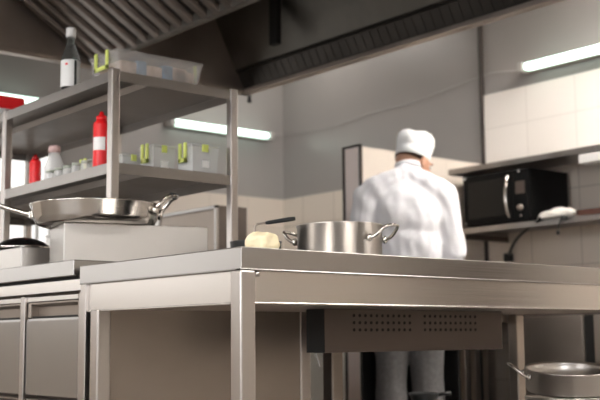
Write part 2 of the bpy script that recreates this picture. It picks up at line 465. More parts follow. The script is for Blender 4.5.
# ------------------------------------------------------------------ things on the work table
def stock_pot(D, H, loc, rz, label, hz=.75, m='pot', group=None, lean=None):
    t = thing('stock_pot', label, 'pot', loc, rz, group)
    if lean: t.rotation_euler = (lean[0], lean[1], rz)
    R = D / 2; bm = bmesh.new()
    lathe(bm, [(0, 0), (R * .93, 0), (R * .97, .006), (R * .975, H - .006), (R, H - .003), (R * 1.0, H), (R * .965, H), (R * .955, H - .008), (R * .95, .012), (0, .010)], 64)
    obj('body', bm, m, t)
    for sgn in (-1, 1):
        z = H * hz
        bm = bmesh.new()
        w = .041
        pts = bez((sgn * R * .96, -w, z), (sgn * (R + .012), -w, z), (sgn * (R + .022), -w, z + .012), (sgn * (R + .036), -w * .8, z + .026), 8)
        pts += bez((sgn * (R + .044), -w * .5, z + .030), (sgn * (R + .050), -w * .2, z + .032), (sgn * (R + .050), w * .2, z + .032), (sgn * (R + .044), w * .5, z + .030), 7)
        pts += bez((sgn * (R + .036), w * .8, z + .026), (sgn * (R + .022), w, z + .012), (sgn * (R + .012), w, z), (sgn * R * .96, w, z), 8)
        tube(bm, pts, .0042, 10)
        h = obj('handle', bm, 'polish', t)
        for yy in (-w, w):
            bm = bmesh.new(); ell(bm, (sgn * R * .975, yy, z), (.006, .010, .010)); obj('rivet', bm, 'polish', h)
    return t
# handles point along the line across the view
AZ = math.atan2(rt.y, rt.x)
PZ = .8805
stock_pot(.224, .098, (1.822, 2.020, PZ), AZ - .55, 'shiny stainless steel pot with two loop handles on the work table', hz=.60)

t = thing('bread_roll', 'pale cream lump of dough lying near the corner of the work table', 'food', (1.500, 1.930, PZ))
bm = bmesh.new(); bmesh.ops.create_uvsphere(bm, u_segments=40, v_segments=28, radius=1)
for v in bm.verts:
    n = noise.noise(v.co * 1.6 + Vector((3, 1, 2))) * .24 + noise.noise(v.co * 4) * .07
    v.co *= 1 + n
    v.co = Vector((v.co.x * .036, v.co.y * .034, v.co.z * .031 + .029))
    if v.co.z < .001: v.co.z = .001
obj('crust', bm, 'bread', t, smooth=True)
bm = bmesh.new(); ell(bm, (-.022, -.004, .012), (.020, .018, .012)); obj('fold', bm, 'bread', t)
t.rotation_euler = (0, 0, AZ)

# dark saucepan behind the dough, ladle standing in it
px_, py_ = 1.668, 2.172
t = thing('saucepan', 'low dark saucepan with thin wire bail behind the dough', 'pan', (px_, py_, PZ), AZ)
bm = bmesh.new(); R = .066
lathe(bm, [(0, 0), (R * .88, 0), (R * .97, .012), (R, .056), (R * 1.03, .060), (R * .97, .060), (R * .93, .014), (0, .005)], 48); obj('body', bm, 'blackp', t)
bm = bmesh.new(); tube(bm, bez((-.002, -.066, .058), (.010, -.076, .082), (.022, -.075, .078), (.030, -.060, .056)), .0016, 6); obj('bail', bm, 'polish', t)
t = thing('ladle', 'steel ladle with black grip resting in the dark saucepan', 'ladle', (px_ + .012, py_ + .010, PZ), AZ)
bm = bmesh.new(); lathe(bm, [(0, .006), (.018, .010), (.027, .026), (.028, .032), (.026, .026), (.017, .0125), (0, .0085)], 24, (-.030, 0, 0)); obj('bowl', bm, 'polish', t)
bm = bmesh.new(); tube(bm, [(-.004, 0, .03), (-.006, 0, .075), (-.006, 0, .103), (0, 0, .108), (.028, 0, .112)], [.0026, .0026, .0026, .0026, .003], 8); obj('shaft', bm, 'steel_dull', t)
bm = bmesh.new(); tube(bm, [(.022, 0, .111), (.030, 0, .112), (.085, 0, .120), (.100, 0, .122)], [.004, .0052, .0062, .005], 10); obj('grip', bm, 'blackp', t)

# ------------------------------------------------------------------ pots under the table
ux, uy = 2.600, 1.895
st = stock_pot(.262, .235, (ux, uy, .2855), AZ, 'lower steel pot of the pair stacked under the work table', hz=.7)
tp = stock_pot(.262, .066, (ux, uy, .530), AZ, 'upper shallow steel pot tilted on the pot below it under the work table', hz=.72, lean=(.0, .0))
tp.matrix_world = Matrix.Translation((ux, uy, .536)) @ Matrix.Rotation(math.radians(7.5), 4, rt) @ Matrix.Rotation(AZ, 4, 'Z')

# ------------------------------------------------------------------ left counter with refrigerated drawers
CX, CY = 1.306, 2.470
counter = thing('drawer_counter', 'long stainless counter at left with recessed-grip drawers beneath', 'counter', (CX, CY, 0))
CW, CL = .72, 2.35
bm = bmesh.new()
box(bm, 0, CW, 0, CL, .858, .90, .0025)
obj('worktop', bm, 'steel_top', counter)
bm = bmesh.new(); box(bm, .055, CW - .02, .01, CL - .01, .10, .852); obj('body', bm, 'steel_dark', counter)
obj('shadow_gap', B(.02, CW - .02, .01, CL - .01, .850, .858), 'gap', counter)
obj('top_rail', B(.012, .055, -.026, CL, .820, .850, .001), 'steel', counter)
bm = bmesh.new()
pitch = .360
ys = [.312 + pitch * k for k in range(6)]
edges = [-.045 + .02] + ys
bm.free()
for k, y in enumerate(edges):
    w = .024
    obj('upright', B(.010, .055, y - w / 2 if k else y, y + w / 2, .10, .8145, .002), 'steel_v', counter)
obj('second_rail', B(.016, .055, 0, CL, .799, .812, .001), 'steel', counter)
for k in range(len(edges) - 1):
    a = edges[k] + .016 if k == 0 else edges[k] + .0175
    b = edges[k + 1] - .0175
    for (z0, z1) in ((.548, .797), (.30, .536)):
        zt = z1
        bm = bmesh.new()
        prism(bm, [(0 + .016, z0), (.016, zt - .050), (.018, zt - .044), (.024, zt - .042), (.052, zt - .039), (.052, z0)], a, b)
        d = obj('drawer', bm, 'steel_d', counter)
        bm = bmesh.new()
        prism(bm, [(.020, zt), (.052, zt), (.052, zt - .039), (.044, zt - .039), (.042, zt - .012), (.020, zt - .004)], a, b)
        box(bm, .018, .050, a, a + .016, zt - .042, zt, .003); box(bm, .018, .050, b - .016, b, zt - .042, zt, .003)
        obj('grip_recess', bm, 'steel_dull', d)
        obj('dark_slot', B(.0255, .050, a + .02, b - .012, zt - .042, zt - .0375), 'gap', d)
for y in (.05, CL / 2, CL - .1):
    for x in (.08, CW - .10):
        bm = bmesh.new(); lathe(bm, [(0, 0), (.025, 0), (.022, .03), (.018, .10), (0, .10)], 16, (x, y, 0)); obj('foot', bm, 'steel_dark', counter)

# hot plate block the pan stands on, turned a little on the counter
ang = math.radians(16.2)
hp = thing('hot_plate', 'square pale steel hot plate block turned slightly on the counter under the frying pan', 'hot plate', (1.333, 2.578, .9005), -ang)
HH = .1070
bm = bmesh.new(); box(bm, 0, .405, 0, .20, .002, HH, .003); obj('body', bm, 'steel_white', hp)
bm = bmesh.new(); box(bm, .03, .30, .03, .18, HH, HH + .0008); obj('plate', bm, 'blackp', hp)
for x in (.02, .365):
    for y in (.02, .16): obj('foot', B(x, x + .02, y, y + .02, 0, .002), 'blackp', hp)

# frying pan
dpan = 2.99
def at(x, y, d): return CAM + ((x - 300) / F * r2 - (y - 200) / F * u2 + fw) * d
pc = at(96, 212, dpan)
pan = thing('frying_pan', 'wide shiny steel frying pan with long handle standing on the hot plate', 'pan', (pc.x, pc.y, 0.9005 + HH + .0012), AZ)
R = .180
bm = bmesh.new()
lathe(bm, [(0, 0), (R * .84, 0), (R * .90, .004), (R * .955, .020), (R * .985, .048), (R * 1.012, .056), (R * 1.015, .059), (R * .985, .057), (R * .955, .046), (R * .93, .022), (R * .86, .006), (0, .004)], 80)
obj('body', bm, 'polish', pan)
bm = bmesh.new()
pts = bez((-R * .95, 0, .034), (-R - .03, 0, .042), (-R - .06, 0, .052), (-R - .15, 0, .080), 12)
pts += [Vector((-R - .22, 0, .098)), Vector((-R - .24, 0, .099))]
tube(bm, pts, [.010] * 3 + [.0075] * (len(pts) - 5) + [.009, .006], 10)
bmesh.ops.scale(bm, vec=(1, 1.6, 1), verts=list(bm.verts))
h = obj('long_handle', bm, 'polish', pan)
bm = bmesh.new(); box(bm, -R - .004, -R * .93, -.024, .024, .022, .046, .004); ell(bm, (-R * .92, .014, .036), (.006, .006, .006)); ell(bm, (-R * .92, -.014, .036), (.006, .006, .006)); obj('handle_mount', bm, 'polish', h)
bm = bmesh.new()
c0 = Vector((R * .80, -.085, .042))
w = .05
pts = bez((R * .93, -.052, .040), (R * 1.02, -.054, .050), (R * 1.08, -.050, .070), (R * 1.16, -.040, .080), 8)
pts += bez((R * 1.22, -.03, .083), (R * 1.27, -.015, .084), (R * 1.27, .015, .084), (R * 1.22, .03, .083), 7)
pts += bez((R * 1.16, .040, .080), (R * 1.08, .050, .070), (R * 1.02, .054, .050), (R * .93, .052, .040), 8)
tube(bm, pts, .0058, 10)
h = obj('loop_handle', bm, 'polish', pan)
for yy in (-.052, .052):
    bm = bmesh.new(); ell(bm, (R * .955, yy, .038), (.010, .017, .015)); obj('handle_mount', bm, 'polish', h)
bm = bmesh.new(); tube(bm, bez((R * 1.19, -.036, .0835), (R * 1.275, -.016, .086), (R * 1.275, .016, .086), (R * 1.19, .036, .0835), 9), .0068, 10)
obj('black_grip', bm, 'blackp', h)

# low block with a lid lying on it, further along the counter
t = thing('steel_block', 'low dull steel warming block on the counter behind the hot plate', 'appliance', (1.332, 2.835, .9005))
bm = bmesh.new(); box(bm, 0, .14, 0, .75, 0, .060, .003); obj('body', bm, 'steel_white', t)
bm = bmesh.new()
for y in (.12, .42): lathe(bm, [(0, 0), (.05, 0), (.052, .003), (0, .004)], 24, (.07, y, .0595))
obj('ring', bm, 'blackp', t)
t = thing('pan_lid', 'small dark glass lid with bright steel rim lying on the warming block', 'lid', (1.425, 3.02, .9655))
bm = bmesh.new(); lathe(bm, [(0, .040), (.03, .038), (.06, .028), (.085, .010), (.088, .008), (.085, .006), (.058, .024), (.03, .034), (0, .036)], 40); obj('glass', bm, 'glass_dark', t)
bm = bmesh.new(); tube(bm, [(.088 * math.cos(a), .088 * math.sin(a), .007) for a in [2 * PI * k / 40 for k in range(40)]], .0045, 8, closed=True); obj('rim', bm, 'polish', t)
bm = bmesh.new(); lathe(bm, [(0, .038), (.010, .038), (.010, .041), (0, .042)], 20); obj('cap_nut', bm, 'polish', t)

# ------------------------------------------------------------------ shelving on the counter
SX, SY = 1.512, 2.646
SW, SL = .452, 1.46
PW = .027
sh = thing('shelving_unit', 'two-tier stainless steel shelving unit standing on the left counter', 'shelf', (SX, SY, .9005))
for x in (0, SW - PW):
    for y in (0, .715, SL - PW):
        w = PW
        bm = bmesh.new(); box(bm, x, x + w, y, y + w, -.0098, 1.475 - .90, .003)
        obj('post', bm, 'steel_v', sh)
for zt, th in ((1.470, .030), (1.200, .032)):
    z1 = zt - .9005; z0 = z1 - th
    bm = bmesh.new()
    box(bm, .006, SW - .006, .006, SL - .006, z1 - .003, z1)
    box(bm, PW, SW - PW, .004, .008, z0, z1, .001); box(bm, PW, SW - PW, SL - .008, SL - .004, z0, z1, .001)
    for (a, b) in ((PW, .715), (.715 + PW, SL - PW)):
        box(bm, .004, .008, a, b, z0, z1, .001); box(bm, SW - .008, SW - .004, a, b, z0, z1, .001)
    s_ = obj('shelf_board', bm, 'shelfu', sh)
    bm = bmesh.new()
    for x in (.14,):
        prism(bm, [(x, z1 - .003), (x + .010, z0 + .010), (x + .062, z0 + .010), (x + .072, z1 - .003)], .05, SL - .05)
    obj('stiffener', bm, 'shelfu', s_)
ZT, ZL = 1.4700, 1.2000
n_before = set(o.name for o in C.objects)

def at_x(px, py, X):
    d = (px - 300) / F * r2 - (py - 200) / F * u2 + fw
    return CAM + d * (X / d.x)
def at_z(px, py, Z):
    d = (px - 300) / F * r2 - (py - 200) / F * u2 + fw
    return CAM + d * ((Z - CAM.z) / d.z)

def clip_box(L, W_, H, loc, rz, label, group=None, contents=False, shell='clear', clips=((0, -1), (0, 1))):
    """clear box, length L along x, with coloured clips on its two short ends and lid"""
    t = thing('storage_box', label, 'box', loc, rz, group)
    bm = bmesh.new(); tp_ = .90
    def ring(sx, sy_, z): return [bm.verts.new((x * sx, y * sy_, z)) for x, y in ((-1, -1), (1, -1), (1, 1), (-1, 1))]
    a = [ring(L / 2 * tp_, W_ / 2 * tp_, 0), ring(L / 2, W_ / 2, H), ring(L / 2 - .003, W_ / 2 - .003, H), ring(L / 2 * tp_ - .003, W_ / 2 * tp_ - .003, .003)]
    for A, B_ in zip(a, a[1:]):
        for i in range(4): bm.faces.new((A[i], A[(i + 1) % 4], B_[(i + 1) % 4], B_[i]))
    bm.faces.new(a[0][::-1]); bm.faces.new(a[-1])
    obj('tub', bm, shell, t)
    bm = bmesh.new(); e = max(.004, L * .015); box(bm, -L / 2 - e, L / 2 + e, -W_ / 2 - e, W_ / 2 + e, H, H + .008, .003)
    box(bm, -L / 2 + .01, L / 2 - .01, -W_ / 2 + .01, W_ / 2 - .01, H + .006, H + .012, .003)
    obj('lid', bm, shell, t)
    for sx in (-1, 1):
        cw = W_ * .24
        bm = bmesh.new(); xx = sx * (L / 2 + e)
        box(bm, min(xx, xx + sx * .006), max(xx, xx + sx * .006), -cw, cw, H * .42, H * .58, .001)
        for yy in (-cw, cw - .012): box(bm, min(xx, xx + sx * .006), max(xx, xx + sx * .006), yy, yy + .012, H * .42, H + .012, .001)
        obj('clip', bm, 'lime', t)
    if contents:
        bm = bmesh.new(); 
        for (x, c) in ((-.30, 0), (-.05, 0), (.25, 0), (.33, 0)):
            box(bm, L * x - .04, L * x + .035, -W_ * .38, W_ * .38, .005, H * (.72 + .18 * random.random()), .006)
        obj('tan_contents', bm, 'tan', t)
        bm = bmesh.new()
        for x in (-.19, .12): box(bm, L * x - .018, L * x + .02, -W_ * .40, W_ * .40, .005, H * .86, .006)
        obj('blue_contents', bm, 'blue', t)
    return t

clip_box(.305, .165, .080, (1.722, 2.800, ZT + .0005), 0, 'large clear plastic storage box with lime green clips on the top shelf', contents=True, shell='clearh')

# sauce bottle on the top shelf
q = at_z(70, 92, ZT); q = Vector((1.575, 3.03, ZT))
q = at_x(70, 92.5, 1.535); bt = thing('sauce_bottle', 'dark glass sauce bottle with white cap and white label on the top shelf', 'bottle', (q.x, q.y, ZT + .0005), .3)
bm = bmesh.new(); lathe(bm, [(0, 0), (.026, 0), (.029, .004), (.029, .095), (.026, .108), (.016, .135), (.0125, .150), (.0125, .168), (0, .168)], 32); obj('glass', bm, 'glass', bt)
bm = bmesh.new(); lathe(bm, [(0, .166), (.0155, .166), (.0155, .192), (.014, .196), (0, .196)], 24); obj('cap', bm, 'whitep', bt)
bm = bmesh.new(); lathe(bm, [(.0293, .004), (.0298, .005), (.0298, .088), (.0293, .089)], 32); obj('wrap_label', bm, 'label', bt)
d = (CAM - Vector((q.x, q.y, 0))); aa = math.atan2(d.y, d.x) - .3
bm = bmesh.new(); lathe(bm, [(.030, .008), (.0303, .009), (.0303, .086), (.030, .087)], 64)
bmesh.ops.delete(bm, geom=[v for v in bm.verts if abs(((math.atan2(v.co.y, v.co.x) - (aa + .55) + PI) % (2 * PI)) - PI) > .20], context='VERTS')
obj('dark_label_band', bm, 'blackp', bt)
bm = bmesh.new()
for da, z in ((-.42, .074),):
    a_ = aa + da
    box(bm, -.004, .004, -.0004, .0004, z - .003, z + .003, mtx=Matrix.Rotation(a_ + PI / 2, 4, 'Z') @ Matrix.Translation((0, -.0302, 0)))
obj('label_print', bm, 'red', bt)

# red and white box at the left end of the top shelf
q = at_x(26, 110, 1.535)
t = thing('carton', 'red and white carton at the left end of the top shelf', 'box', (1.515, 3.46, ZT + .0005))
obj('body', B(0, .108, 0, .20, 0, .032, .003), 'whitep', t); obj('red_lid', B(-.003, .113, -.004, .204, .030, .078, .008), 'red', t)

# squeeze bottle of ketchup
def squeeze(loc, H, R, label, m, capm, tag_=True):
    t = thing('squeeze_bottle', label, 'bottle', loc)
    k = H
    bm = bmesh.new(); lathe(bm, [(0, 0), (R, 0), (R * 1.03, .004), (R * 1.03, k * .74), (R * .95, k * .80), (R * .66, k * .82), (R * .66, k * .84), (0, k * .84)], 32); obj('body', bm, m, t)
    bm = bmesh.new(); lathe(bm, [(0, k * .83), (R * .70, k * .83), (R * .68, k * .91), (R * .36, k * .93), (R * .24, k * .985), (R * .14, k), (0, k)], 24); obj('nozzle_cap', bm, capm, t)
    if tag_:
        bm = bmesh.new(); lathe(bm, [(R * 1.035, k * .30), (R * 1.05, k * .305), (R * 1.05, k * .525), (R * 1.035, k * .53)], 64)
        d = CAM - Vector(loc); a0 = math.atan2(d.y, d.x) - .35
        bmesh.ops.delete(bm, geom=[v for v in bm.verts if abs(((math.atan2(v.co.y, v.co.x) - a0 + PI) % (2 * PI)) - PI) > .95], context='VERTS')
        obj('white_label', bm, 'label', t)
    return t
q = at_x(98, 168, 1.548)
squeeze((q.x + .004, q.y - .01, ZL + .0005), .172, .0235, 'tall red squeeze bottle with white label on the lower shelf', 'red', 'red')
q = at_x(35, 181, 1.560)
sb = squeeze((q.x, q.y, ZL + .0005), .105, .0185, 'small red squeeze bottle with dark red cap at left of lower shelf', 'red', 'redd', False)
# glass jar with a pink lid, and small jars
q = at_x(54, 176, 1.59)
t = thing('glass_jar', 'taller glass jar with pale pink lid beside the small red bottle', 'jar', (q.x, q.y, ZL + .0005))
bm = bmesh.new(); lathe(bm, [(0, 0), (.030, 0), (.033, .01), (.033, .055), (.022, .085), (.016, .105), (0, .105)], 28); obj('glass', bm, 'clear', t)
bm = bmesh.new(); lathe(bm, [(0, .104), (.020, .104), (.020, .122), (.016, .127), (0, .127)], 20); obj('lid', bm, 'pink', t)
def small_jar():
    t = thing('small_jar', '', 'jar', (0, 0, 0), 0, 'small clear jars along the lower shelf')
    bm = bmesh.new(); lathe(bm, [(0, 0), (.014, 0), (.016, .004), (.016, .024), (.013, .028), (0, .028)], 20); obj('glass', bm, 'clear', t)
    bm = bmesh.new(); lathe(bm, [(0, .027), (.015, .027), (.015, .035), (0, .036)], 20); obj('lid', bm, 'greenish', t)
    return t
jar = small_jar()
for k in range(5):
    j = jar if k == 0 else copy_tree(jar)
    j.location = (1.552, 3.10 - .058 * k, ZL + .0005)
    j['label'] = ['small clear jar next to the small red squeeze bottle', 'second small clear jar from the small red bottle', 'small clear jar in the middle of the row on the lower shelf',
                  'fourth small clear jar along the lower shelf edge', 'small clear jar nearest the tall red squeeze bottle'][k]
# boxes at the right end of the lower shelf
yb_ = SY + .05
specs = [(1.862, SY + .075, .100, .085, .084, 'clear lime-clipped box nearest the right post on the lower shelf'),
         (1.762, SY + .150, .080, .080, .082, 'clear lime-clipped box second from the right post on the lower shelf'),
         (1.738, SY + .290, .085, .080, .070, 'clear lime-clipped box third from the right post on the lower shelf'),
         (1.685, SY + .400, .080, .080, .062, 'clear lime-clipped box just right of the front post, leftmost of its row')]
for (x, y, L, W_, H, lb) in specs:
    t = clip_box(L, W_, H, (x, y, ZL + .0005), 0, lb, 'small clear lime-clipped boxes on the lower shelf')
    obj('content_block', B(-L * .36, L * .36, -W_ * .36, W_ * .36, .004, H * .55, .004), 'whitep', t)
    bm = B(-.014, .014, -W_ / 2 * .975 - .003, -W_ / 2 * .975 - .002, H * .22, H * .5); obj('paper_tag', bm, 'label', t)
    bm = bmesh.new(); box(bm, -L * .16, L * .06, -W_ / 2 - .008, -W_ / 2 - .003, H * .80, H + .006, .001); obj('front_clip', bm, 'lime', t)

K = 1.05                                           # the whole shelving group sits a little further back
for o in [sh] + [o for o in C.objects if o.name not in n_before and o.parent is None]:
    o.location = CAM + (o.location - CAM) * K; o.scale = (K, K, K)

# ------------------------------------------------------------------ steel screen and windows behind; far-left window and door are added
sc_ = thing('steel_screen', 'upright grey stainless screen with bright edge behind the counter', 'screen', (2.884, 4.054, 0))
bm = B(.006, .17, .012, 1.75, .08, 1.305, .002); obj('panel', bm, 'steel_dull', sc_)
bm = bmesh.new(); box(bm, -.004, .012, 0, .018, .05, 1.321, .002); box(bm, -.004, .010, 0, 1.76, 1.305, 1.321, .002); obj('bright_edge', bm, 'steel_top', sc_)
obj('pale_panel', B(-.002, .006, .50, 1.75, .1, 1.300), 'steel_white', sc_)
obj('dark_back', B(.012, .175, 0, .012, .05, 1.32), 'steel_dark', sc_)
for y in (.04, 1.68): obj('foot', B(.03, .15, y, y + .04, 0, .08), 'steel_dark', sc_)

bm = bmesh.new()
for (x0, x1, z0, z1) in ((1.22, 2.98, 1.06, 1.10), (1.22, 2.98, 1.92, 1.96), (1.22, 1.26, 1.06, 1.96), (2.94, 2.98, 1.06, 1.96), (2.855, 2.875, 1.06, 1.96)):
    box(bm, x0, x1, YB - .04, YB - .0125, z0, z1, .002)
w3 = struct('window_3', bm, 'whitep')
struct('window_pane', B(1.24, 2.96, YB - .025, YB - .0125, 1.08, 1.94), 'frosted', w3)
bm = bmesh.new()
for (x0, x1, z0, z1) in ((-2.2, .8, .90, .95), (-2.2, .8, 2.05, 2.1), (-2.2, -2.15, .9, 2.1), (.75, .8, .9, 2.1), (-.72, -.68, .9, 2.1)):
    box(bm, x0, x1, YB - .04, YB - .0125, z0, z1, .002)
w4 = struct('added_window_4', bm, 'whitep')  # unseen window added so the left steel faces reflect something bright
struct('window_pane', B(-2.18, .78, YB - .025, YB - .0125, .92, 2.08), 'window_glow', w4)
struct('added_door_1', B(XW - .05, XW - .0135, -1.15, -.15, .0, 2.05, .004), 'doorb')  # unseen door, added as a dark reflection in the table rail
t = thing('plastic_crate', 'black plastic crate on the counter far behind the frying pan handle', 'crate', (1.42, 4.36, .9005))
bm = bmesh.new(); box(bm, 0, .30, 0, .30, 0, .17, .006); obj('body', bm, 'blackp', t)
bm = bmesh.new(); box(bm, -.006, .306, -.006, .306, .165, .185, .004); obj('rim', bm, 'blackp', t)

# ------------------------------------------------------------------ right wall: two shelves and what is on them
def wall_shelf(z0, z1, label, y1=3.965, y0=1.6, X0=4.40):
    t = thing('wall_shelf', label, 'shelf', (X0, y0, z0), 0, 'stainless wall shelves on the right wall')
    L = y1 - y0; W_ = XW - .013 - X0
    bm = bmesh.new(); H = z1 - z0
    box(bm, 0, W_, 0, L, H - .004, H, .001); box(bm, 0, .004, 0, L, 0, H, .001); box(bm, 0, W_, L - .004, L, 0, H, .001); box(bm, 0, W_, 0, .004, 0, H, .001)
    box(bm, 0, .03, 0, L, 0, .003)
    obj('board', bm, 'shelfu', t)
    return t, L, W_
t, L, W_ = wall_shelf(1.590, 1.620, 'upper stainless wall shelf above the microwave')
for y in (L - .02, L - .95):
    bm = bmesh.new(); prism(bm, [(W_, -.001), (W_, -.10), (W_ - .02, -.10), (.10, -.012), (.10, -.001)], y - .008, y); obj('bracket', bm, 'steel_dark', t)
t, L, W_ = wall_shelf(1.252, 1.284, 'lower stainless wall shelf carrying the black microwave', y1=3.875)
obj('end_bracket', B(.02, W_, L - .006, L + .010, -.026, .004, .002), 'steel_dark', t)
bm = bmesh.new(); prism(bm, [(W_, -.001), (W_, -.02), (.10, -.012), (.10, -.001)], .6, .62); obj('bracket', bm, 'steel_dark', t)
ZM = 1.2845
mwv = thing('microwave', 'black microwave oven with curved silver door handle on the lower wall shelf', 'microwave', (4.405, 3.42, ZM))
ML, MD, MH = .445, .345, .285
obj('case', B(.022, MD, .004, ML, .006, MH, .004), 'black', mwv)
d = obj('door', B(0, .022, .105, ML, .010, MH - .004, .004), 'black', mwv)
obj('window', B(-.0012, .001, .150, ML - .035, .045, MH - .04, .001), 'glass_dark', d)
bm = bmesh.new(); tube(bm, bez((.000, .128, .030), (-.042, .128, .07), (-.042, .128, .21), (.000, .128, MH - .03), 16), .008, 10)
obj('handle', bm, 'polish', d)
for y, z in ((ML - .014, .022), (ML - .014, MH - .016)):
    bm = bmesh.new(); ell(bm, (-.001, y, z), (.003, .006, .006)); obj('corner_stud', bm, 'whitep', d)
p_ = obj('control_panel', B(0, .022, .006, .102, .010, MH - .004, .004), 'black', mwv)
bm = bmesh.new(); lathe(bm, [(0, 0), (.018, 0), (.016, .014), (0, .015)], 24, (0, .054, .075), Matrix.Rotation(-PI / 2, 4, 'Y')); obj('dial', bm, 'steel_dull', p_)
bm = bmesh.new(); ell(bm, (-.001, .054, .035), (.003, .007, .006)); obj('button', bm, 'polish', p_)
bm = bmesh.new(); ell(bm, (-.001, .060, MH - .016), (.003, .006, .006)); obj('corner_stud', bm, 'whitep', p_)
obj('display', B(-.001, .001, .025, .085, .15, .215), 'steel_dark', p_)
for x in (.05, MD - .05):
    for y in (.04, ML - .05):
        bm = bmesh.new(); lathe(bm, [(0, 0), (.012, 0), (.012, .007), (0, .007)], 12, (x, y, 0)); obj('foot', bm, 'blackp', mwv)

t = thing('folded_towel', 'crumpled white towel lying on the lower wall shelf beside the microwave', 'towel', (4.425, 3.265, ZM))
bm = bmesh.new(); bmesh.ops.create_uvsphere(bm, u_segments=40, v_segments=24, radius=1)
for v in bm.verts:
    n = noise.noise(v.co * 2.2) * .25 + noise.noise(v.co * 6) * .06
    v.co = Vector((v.co.x * .05 * (1 + n * .5), v.co.y * .112 * (1 + n * .4), max(0.0008, .016 + v.co.z * .034 * (1 + n) - .06 * v.co.y * .1)))
obj('cloth', bm, 'towel', t, smooth=True)
t = thing('cable_hook', 'small black plug and cord hanging off the lower shelf below the towel', 'plug', (4.392, 3.205, ZM - .04))
bm = bmesh.new(); ell(bm, (-.004, -.01, .036), (.012, .018, .014)); obj('knob', bm, 'blackp', t)
bm = bmesh.new(); tube(bm, [(0, .012, .030), (-.003, .025, .0), (-.003, .030, -.028)], .004, 8); tube(bm, [(-.003, .030, -.026), (-.003, .031, -.046)], .008, 10); obj('plug', bm, 'blackp', t)
tr_names = ['bottom dark brown tray stacked on the lower shelf at right edge', 'middle dark brown tray stacked on the lower shelf at right edge', 'top dark brown tray stacked on the lower shelf at right edge']
tr = None
for k in range(3):
    if k == 0:
        tr = thing('serving_tray', tr_names[0], 'tray', (4.47, 2.60, ZM + .0003), 0, 'brown trays stacked on the lower wall shelf')
        bm = bmesh.new(); box(bm, 0, .28, 0, .56, 0, .006, .001); box(bm, -.004, .0, -.004, .564, 0, .012, .001); box(bm, .28, .284, -.004, .564, 0, .012, .001); box(bm, 0, .28, -.004, 0, 0, .012); box(bm, 0, .28, .56, .564, 0, .012)
        obj('tray_body', bm, 'board', tr)
    else:
        o = copy_tree(tr); o.location = (4.47 + .006 * k, 2.60 + .018 * k, ZM + .0003 + .0125 * k); o['label'] = tr_names[k]
t = thing('under_shelf_box', 'white box-shaped fitting under the upper wall shelf at right edge', 'fitting', (4.385, 2.50, 1.5365))  # plain box hung from the shelf's underside
obj('case', B(0, .09, 0, .595, 0, .046, .004), 'whitep', t)
obj('mounting_plate', B(.01, .08, .01, .45, .046, .0530), 'blackp', t)

bm = bmesh.new()
pts = bez((4.385, 3.335, 1.296), (4.375, 3.34, 1.25), (4.58, 3.66, 1.27), (4.768, 3.855, 1.150), 18)
tube(bm, pts, .008, 8)
t = thing('power_cord', 'black power cord curving down from the microwave to a wall socket', 'cord', (0, 0, 0))
obj('cord', bm, 'blackp', t)
bm = bmesh.new(); box(bm, 4.755, 4.786, 3.835, 3.89, 1.115, 1.165, .008); obj('plug', bm, 'blackp', t)

# ------------------------------------------------------------------ low furniture seen under the table
t = thing('undercounter_cabinet', 'grey steel undercounter cabinet by the right wall behind the stacked pots', 'cabinet', (4.15, 2.30, 0))
obj('body', B(.02, .62, 0, 1.02, .06, .80, .003), 'steel_dark', t)
d = obj('door', B(0, .019, .645, 1.018, .08, .79, .003), 'steel_dull', t)
bm = bmesh.new(); tube(bm, [(-.001, .99, .30), (-.025, .99, .30), (-.025, .99, .47), (-.001, .99, .47)], .005, 8); obj('handle', bm, 'polish', d)
obj('door', B(0, .019, .004, .585, .08, .79, .003), 'steel_dull', t)
obj('dark_recess', B(.015, .02, .585, .645, .08, .79), 'gap', t)
obj('plinth', B(.03, .60, .02, .96, 0, .06), 'blackp', t)

wt = thing('prep_table', 'steel prep table against the tiled partition in front of the chef', 'table', (3.87, 3.61, 0))
obj('worktop', B(0, .90, 0, .42, .77, .80, .003), 'steel_top', wt)
for (x, y) in ((.222, .0), (.300, 0.), (.395, .0), (.86, .0), (.0, .37), (.86, .37)):
    obj('leg', B(x, x + .036, y, y + .036, 0, .77, .003), 'steel_v', wt)
obj('back_board', B(.0, .90, .405, .42, .05, .77), 'blackp', wt)
obj('undershelf', B(.01, .89, .02, .40, .12, .14), 'steel_dark', wt)
fz_ = thing('chest_freezer', 'white chest freezer standing against the right wall beyond the tiled partition', 'freezer', (4.10, 4.37, 0))
obj('body', B(0, .60, 0, .85, .04, .74, .01), 'doorw', fz_); obj('lid', B(-.006, .606, -.006, .856, .741, .80, .01), 'doorw', fz_)
obj('plinth', B(.03, .58, .03, .82, 0, .04), 'blackp', fz_)

# black pan by the chef's foot on a low stool
q = at(424, 398, 3.9)
t = thing('low_stand', 'small low stool standing under the black pan by the chef', 'stool', (q.x, q.y, 0))
bm = bmesh.new(); lathe(bm, [(0, q.z - .075), (.11, q.z - .075), (.11, q.z - .055), (0, q.z - .055)], 24); obj('seat', bm, 'steel_dark', t)
for k in range(3):
    a = k * 2.094; bm = bmesh.new(); tube(bm, [(.09 * math.cos(a), .09 * math.sin(a), q.z - .075), (.12 * math.cos(a), .12 * math.sin(a), 0.006)], .010, 8); obj('leg', bm, 'steel_dark', t)
t = thing('black_pan', 'little black pan with stub handle just below the chef in shadow', 'pan', (q.x, q.y, q.z - .0545), AZ)
bm = bmesh.new(); lathe(bm, [(0, 0), (.026, 0), (.040, .035), (.056, .072), (.053, .074), (.036, .036), (.022, .004), (0, .004)], 32); obj('body', bm, 'blackp', t)
bm = bmesh.new(); tube(bm, [(.05, 0, .066), (.075, 0, .070), (.10, 0, .070)], [.006, .007, .008], 8); obj('handle', bm, 'blackp', t)

